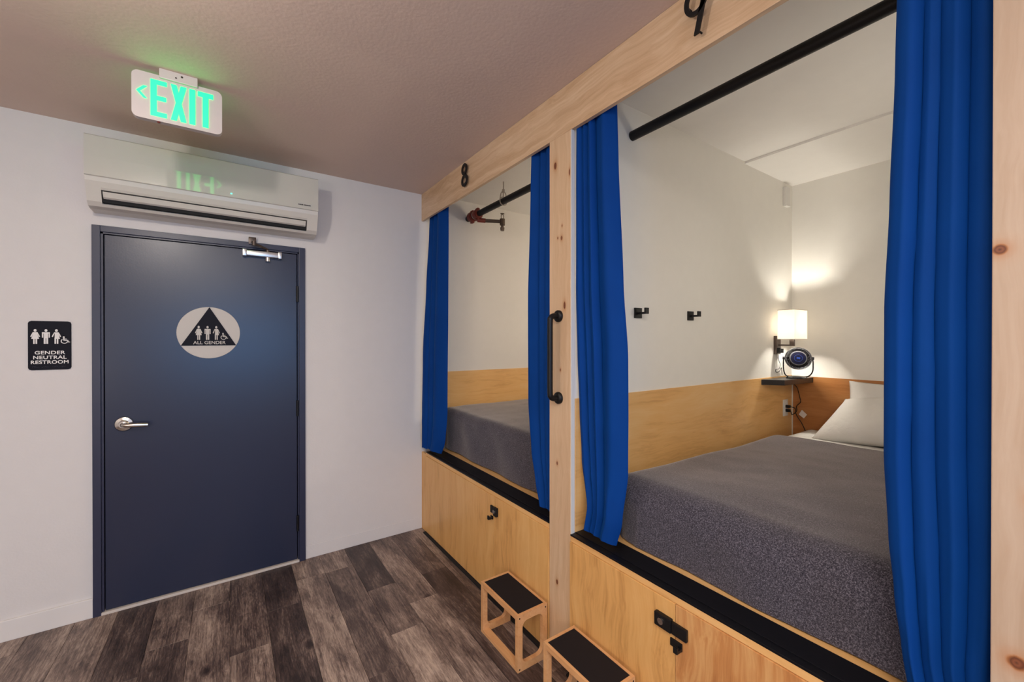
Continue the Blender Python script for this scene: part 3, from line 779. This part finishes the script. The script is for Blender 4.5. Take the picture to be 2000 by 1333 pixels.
# ---------------------------------------------------------------- sprinkler pipe
PX, PZZ = 1.645, 2.478
t = thing('sprinkler_pipe', (PX, 2.4, PZZ), 'black sprinkler pipe with red couplings running under the bunk ceilings', 'pipe')
b = bmesh.new(); cyl(b, (PX, .10, PZZ), (PX, YD, PZZ), .0235, seg=32); obj('pipe', b, 'black', t, 40)
for y0, y1, r, m in ((2.950, 3.01, .036, 'red'), (2.865, 2.925, .034, 'red')):
    b = bmesh.new(); cyl(b, (PX, y0, PZZ), (PX, y1, PZZ), r, seg=24); cyl(b, (PX, y0+.012, PZZ), (PX, y1-.012, PZZ), r+.005, seg=24)
    bx(b, PX-.010, PX+.010, y0+.01, y1-.01, PZZ-r-.016, PZZ+r+.014, bev=.003); obj('coupling', b, m, t, 40)
for y in (2.935, 2.515):
    b = bmesh.new(); tube(b, [(PX+.030*math.cos(a), y, PZZ+.030*math.sin(a)) for a in [2*PI*i/24 for i in range(24)]], .0035, 8, True)
    if y < 2.9:
        cyl(b, (PX, y, PZZ+.030), (PX, y, 2.62), .004, seg=8); tube(b, smooth_path([(PX-.03, y, PZZ+.01), (PX-.020, y, PZZ+.055), (PX, y, PZZ+.072), (PX+.020, y, PZZ+.055), (PX+.03, y, PZZ+.01)], 5), .004, 8)
        cyl(b, (PX, y, PZZ+.062), (PX, y, PZZ+.085), .010, seg=6)
    obj('hanger_ring', b, 'galv', t, 40)
b = bmesh.new(); tube(b, [(PX, 2.895, PZZ), (PX-.0, 2.895, PZZ-.045)], .018, 14); cyl(b, (PX, 2.895, PZZ-.045), (PX+.055, 2.862, PZZ-.05), .018, seg=18)
obj('branch_fitting', b, 'red', t, 40)
b = bmesh.new(); cyl(b, (PX+.05, 2.865, PZZ-.05), (PX+.155, 2.80, PZZ-.055), .014, seg=18); obj('branch_pipe', b, 'bronze', t, 40)
b = bmesh.new(); sx, sy, sz = PX+.170, 2.790, PZZ-.055
cyl(b, (sx, sy, sz+.020), (sx, sy, sz-.030), .021, seg=20); cyl(b, (sx, sy, sz-.030), (sx, sy, sz-.050), .012, seg=16); cyl(b, (sx, sy, sz-.050), (sx, sy, sz-.075), .018, .015, seg=16)
for s in (-1, 1): tube(b, [(sx+s*.010, sy, sz+.018), (sx+s*.012, sy, sz+.045), (sx, sy, sz+.062)], .003, 6)
cyl(b, (sx, sy, sz+.060), (sx, sy, sz+.064), .016, seg=16)
obj('sprinkler_head', b, 'brass', t, 40)

# ---------------------------------------------------------------- bunk 9 wall fittings
WY = 1.352
def hook(x0, label):
    t = thing('wall_hook', (x0+.027, WY, 1.604), label, 'hook', 'black hooks on the bunk wall')
    obj('plate', BX(x0, x0+.053, WY-.008, WY, 1.579, 1.630, bev=.0015), 'black', t)
    b = BX(x0+.018, x0+.036, WY-.056, WY-.006, 1.598, 1.608, bev=.002); bx(b, x0+.014, x0+.040, WY-.060, WY-.050, 1.598, 1.628, bev=.002)
    obj('peg', b, 'black', t); return t
hook(1.660, 'square black wall hook nearer the blue curtain')
hook(2.112, 'square black wall hook nearer the lit lamp')
t = thing('white_sensor', (3.32, WY, 2.44), 'small white box high on the wall by the bunk ceiling corner', 'sensor')
obj('case', BX(3.285, 3.352, WY-.022, WY, 2.440, 2.568, bev=.003), 'white', t); obj('cap', BX(3.288, 3.349, WY-.024, WY, 2.432, 2.440, bev=.002), 'white', t)

t = thing('wall_lamp', (3.180, WY, 1.43), 'lit wall lamp with a white rectangular fabric shade and bronze bracket', 'lamp')
obj('back_plate', BX(3.148, 3.212, WY-.020, WY, 1.368, 1.497, bev=.002), 'bronze', t)
b = BX(3.170, 3.194, 1.262, WY-.018, 1.428, 1.438, bev=.001); bx(b, 3.170, 3.194, 1.236, 1.262, 1.428, 1.480, bev=.001); cyl(b, (3.182, 1.25, 1.480), (3.182, 1.25, 1.535), .012, seg=14)
obj('arm', b, 'bronze', t, 30)
b = BX(3.150, 3.165, WY-.040, WY-.018, 1.385, 1.415, bev=.002)
for x in (3.155, 3.175, 3.195): bx(b, x, x+.008, WY-.042, WY-.018, 1.378, 1.408, bev=.001)
obj('switch', b, 'black', t)
b = bmesh.new()                                 # open box shade
sx0, sx1, sy0, sy1, sz0, sz1 = 3.092, 3.284, 1.198, 1.304, 1.472, 1.674
L = [b.verts.new(p) for p in ((sx0, sy0, sz0), (sx1, sy0, sz0), (sx1, sy1, sz0), (sx0, sy1, sz0), (sx0, sy0, sz1), (sx1, sy0, sz1), (sx1, sy1, sz1), (sx0, sy1, sz1))]
for i in range(4): b.faces.new((L[i], L[(i+1) % 4], L[4+(i+1) % 4], L[4+i]))
bmesh.ops.recalc_face_normals(b, faces=b.faces[:]); bmesh.ops.solidify(b, geom=b.faces[:], thickness=.0015)
sh = obj('lamp_shade', b, 'shade', t); sh['label'] = 'glowing white fabric shade'
for z in (sz0, sz1-.003):
    b = bmesh.new()
    for a in ((sx0-.001, sx1+.001, sy0-.001, sy0+.002), (sx0-.001, sx1+.001, sy1-.002, sy1+.001), (sx0-.001, sx0+.002, sy0, sy1), (sx1-.002, sx1+.001, sy0, sy1)): bx(b, a[0], a[1], a[2], a[3], z, z+.003)
    obj('shade_rim', b, 'signlight', t)
b = bmesh.new(); lathe(b, [(0, 0), (.014, 0), (.014, .012), (.024, .035), (.026, .052), (.018, .070), (0, .078)], (3.182, 1.25, 1.535), (0, 0, 1), 20)
M['bulb'] = plain('bulb_glass', (.9, .85, .75), .4, emit=(1, .82, .6), es=6); bulb = obj('bulb', b, 'bulb', t, 60)
bulb.visible_shadow = True

t = thing('corner_shelf', (3.2, 1.28, 1.164), 'small black corner shelf holding the fan', 'shelf')
b = bmesh.new(); prism(b, [(2.958, WY-.006), (3.036, 1.236), (XW-.006, 1.212), (XW-.006, WY-.006)], 'z', 1.166, 1.202, .0012); obj('board', b, 'shelftop', t)

# fan: face looks at the bunk opening, tilted back
FC = Vector((3.245, 1.238, 1.338)); fd = Vector((-.86, -.42, .26)).normalized()
t = thing('desk_fan', (3.27, 1.262, 1.202), 'small round black fan with a blue centre on the corner shelf', 'fan')
b = bmesh.new(); lathe(b, [(.040, -.062), (.060, -.05), (.072, -.02), (.077, .0), (.079, .012), (.074, .016), (.070, .012), (.070, -.018), (0, -.03)], FC, fd, 48); obj('housing', b, 'fanblack', t, 40)
b = bmesh.new(); a_, b__, _ = frame(fd)
for r in (.076, .069): tube(b, [FC+fd*.015+(a_*math.cos(q)+b__*math.sin(q))*r for q in [2*PI*i/48 for i in range(48)]], .0016, 6, True)
M['fanrim'] = plain('fan_grey_rim', (.09, .088, .092), .3); obj('rim', b, 'fanrim', t, 60)
b = bmesh.new()
for i in range(18):
    q0 = 2*PI*i/18; q1 = q0+.28
    tube(b, [FC+fd*.012+(a_*math.cos(q0)+b__*math.sin(q0))*.046, FC+fd*.016+(a_*math.cos(q1)+b__*math.sin(q1))*.071], .0020, 6)
obj('grille', b, 'fanblack', t, 40)
b = bmesh.new(); lathe(b, [(0, .0), (.050, .0), (.052, .012), (.049, .019), (.044, .020)], FC, fd, 40); obj('hub_ring', b, 'fanrim', t, 50)
b = bmesh.new(); lathe(b, [(0, .0215), (.030, .0215), (.0445, .0205), (.0445, .014)], FC, fd, 40); obj('hub', b, 'bluedisc', t, 50)
b = bmesh.new()
for i in range(20):
    q = 2*PI*i/20
    tube(b, [FC+fd*.0222+(a_*math.cos(q+s)+b__*math.sin(q+s))*.0235 for s in (-.10, 0, .10)], .0009, 5)
for s in (-1, 1):
    for z in (-.0035, .0035): tube(b, [FC+fd*.0222+a_*(s*.005+.0038*math.cos(q))+b__*(z*.7+.0035*math.sin(q)) for q in [2*PI*i/12 for i in range(12)]], .0010, 5, True)
obj('hub_print', b, 'blueprint', t, 60)
b = bmesh.new(); side = fd.cross(Vector((0, 0, 1))).normalized()
P = lambda s, dz, f=0: FC+side*s+Vector((0, 0, dz))+Vector((.012, .012, 0))*f
tube(b, smooth_path([P(-.083, .0), P(-.085, -.04), P(-.082, -.085), P(-.065, -.118, .6), P(-.03, -.125, 1), P(.03, -.125, 1), P(.065, -.118, .6), P(.082, -.085), P(.085, -.04), P(.083, .0)], 6), .0042, 8)
for s in (-1, 1): cyl(b, P(s*.074, .004), P(s*.090, .004), .010, seg=16)
obj('stand', b, 'fanblack', t, 50)
b = bmesh.new(); lathe(b, [(0, 0), (.062, 0), (.064, .006), (.050, .014), (.015, .018), (0, .018)], (FC.x+.012, FC.y+.012, 1.202), (0, 0, 1), 32); obj('base', b, 'fanblack', t, 50)

t = thing('wall_outlet', (3.315, WY-.006, .98), 'white wall outlet with black plugs on the plywood below the shelf', 'outlet')
obj('cover_plate', BX(3.276, 3.350, WY-.011, WY-.006, .920, 1.038, bev=.002), 'white', t)
for z in (.958, 1.000): obj('socket', BX(3.297, 3.329, WY-.013, WY-.010, z-.014, z+.014, bev=.003), 'trimwhite', t)
BWX = XW-.016
def cord(label, pts, plug=None, tagp=None, r=.0028):
    o = thing('power_cord', pts[0], label, 'cord'); b = bmesh.new(); tube(b, smooth_path(pts, 8), r, 8); obj('cable', b, 'black', o, 60)
    if plug:
        x, z = plug; obj('plug', BX(x-.011, x+.011, WY-.040, WY-.012, z-.010, z+.010, bev=.003), 'black', o)
    if tagp:
        b = bmesh.new(); y, z = tagp; prism(b, [(y-.026, z-.004), (y-.006, z-.034), (y+.026, z-.010), (y+.006, z+.026)], 'x', BWX-.012, BWX-.011); obj('paper_tag', b, 'tag', o)
cord('black fan cord with a white tag hanging below the shelf', [(3.30, 1.295, 1.164), (3.36, 1.29, 1.13), (BWX, 1.302, 1.095), (BWX, 1.292, 1.05), (BWX-.01, 1.283, 1.02), (BWX, 1.312, .985), (BWX, 1.312, .95), (3.37, 1.322, .925), (3.34, 1.318, .950), (3.313, WY-.040, .961)], (3.313, .961), (1.268, .938))
cord('second black cord falling behind the bed from the outlet', [(3.313, WY-.040, .990), (3.36, 1.30, .975), (BWX-.004, 1.315, .93), (BWX-.004, 1.30, .90), (BWX-.004, 1.275, .86), (BWX-.004, 1.25, .80)], (3.313, .990))
cord('thin black lamp cord looping from the lamp bracket to the shelf', [(3.190, WY-.012, 1.368), (3.20, WY-.010, 1.33), (3.222, WY-.010, 1.30), (3.215, WY-.008, 1.265), (3.165, WY-.008, 1.262), (3.168, WY-.008, 1.243), (3.21, WY-.010, 1.245), (3.24, WY-.012, 1.27), (3.245, WY-.014, 1.22)], r=.002)

# ---------------------------------------------------------------- step stools
def make_stool():
    t = thing('step_stool', (0, 0, 0), '', 'stool')
    W, D, H = .166, .322, .252                    # x, y, z
    def P(name, bm, m='stool', sm=None): return obj(name, bm, m, t, sm)
    # end panels: plywood rings with a rounded opening
    for s in (0, 1):
        y0 = 0 if s == 0 else D-.020
        b = bmesh.new(); n = 6; w_ = .026; wb = .032; r = .028
        outer = [(-W, 0), (0, 0), (0, H-.003), (-W, H-.003)]
        inn = []
        for cx_, cz_, a0 in ((-w_-r, wb+r, -90), (-w_-r, H-wb-r, 0), (-W+w_+r, H-wb-r, 90), (-W+w_+r, wb+r, 180)):
            for i in range(n+1): a = math.radians(a0+90*i/n); inn.append((cx_+r*math.cos(a), cz_+r*math.sin(a)))
        # order outer ccw starting at lower right, split into strips between outer corners and inner arcs
        oc = [(0, 0), (0, H-.003), (-W, H-.003), (-W, 0)]
        lo = [b.verts.new((x, y0, z)) for x, z in inn]; hi = [b.verts.new((x, y0+.020, z)) for x, z in inn]
        olo = [b.verts.new((x, y0, z)) for x, z in oc]; ohi = [b.verts.new((x, y0+.020, z)) for x, z in oc]
        m = len(inn)
        for q in range(4):
            for i in range(n):
                k0 = q*(n+1)+i
                b.faces.new((olo[q], lo[k0], lo[k0+1])); b.faces.new((ohi[q], hi[k0+1], hi[k0]))
            k1 = q*(n+1)+n; k2 = ((q+1)*(n+1)) % m; q2 = (q+1) % 4
            b.faces.new((olo[q], lo[k1], lo[k2], olo[q2])); b.faces.new((ohi[q], ohi[q2], hi[k2], hi[k1]))
            b.faces.new((olo[q], olo[q2], ohi[q2], ohi[q]))
        for i in range(m): b.faces.new((lo[i], hi[i], hi[(i+1) % m], lo[(i+1) % m]))
        bmesh.ops.recalc_face_normals(b, faces=b.faces[:])
        P('end_panel', b, sm=None)
    for x0 in (-W, -.017):                        # long rails top and bottom, front and back
        P('top_rail', BX(x0, x0+.017, .017, D-.017, H-.024, H-.003, bev=.001))
    P('bottom_rail', BX(-W, -W+.036, .020, D-.020, .0, .016, bev=.001))
    b = bmesh.new()
    for a in ((-W, -W+.011, 0, D), (-.011, 0, 0, D), (-W+.011, -.011, 0, .013), (-W+.011, -.011, D-.013, D)): bx(b, *a, H-.004, H)
    P('top_frame', b); P('top_board', BX(-W+.002, -.002, .002, D-.002, H-.016, H-.004))
    P('grip_pad', BX(-W+.0115, -.0115, .0135, D-.0135, H-.004, H-.0012), 'blackrubber')
    for x in (-W+.010, -.010):
        for z in (.012, H-.014):
            b = bmesh.new(); cyl(b, (x, -.001, z), (x, .001, z), .0035, seg=10); P('screw', b, 'screw')
    return t
def dup(r, loc):
    c = r.copy(); C.objects.link(c); c.location = loc
    for ch in list(r.children):
        d = ch.copy(); C.objects.link(d); d.parent = c
    return c
st = make_stool(); st.location = (1.2095, 1.480, 0); st['group'] = 'wooden step stools on the floor'
st['label'] = 'wooden step stool with black grip top, the farther one under number 8'
s2 = dup(st, (1.2095, .978, 0)); s2['label'] = 'wooden step stool with black grip top, the nearer one at the bottom edge'
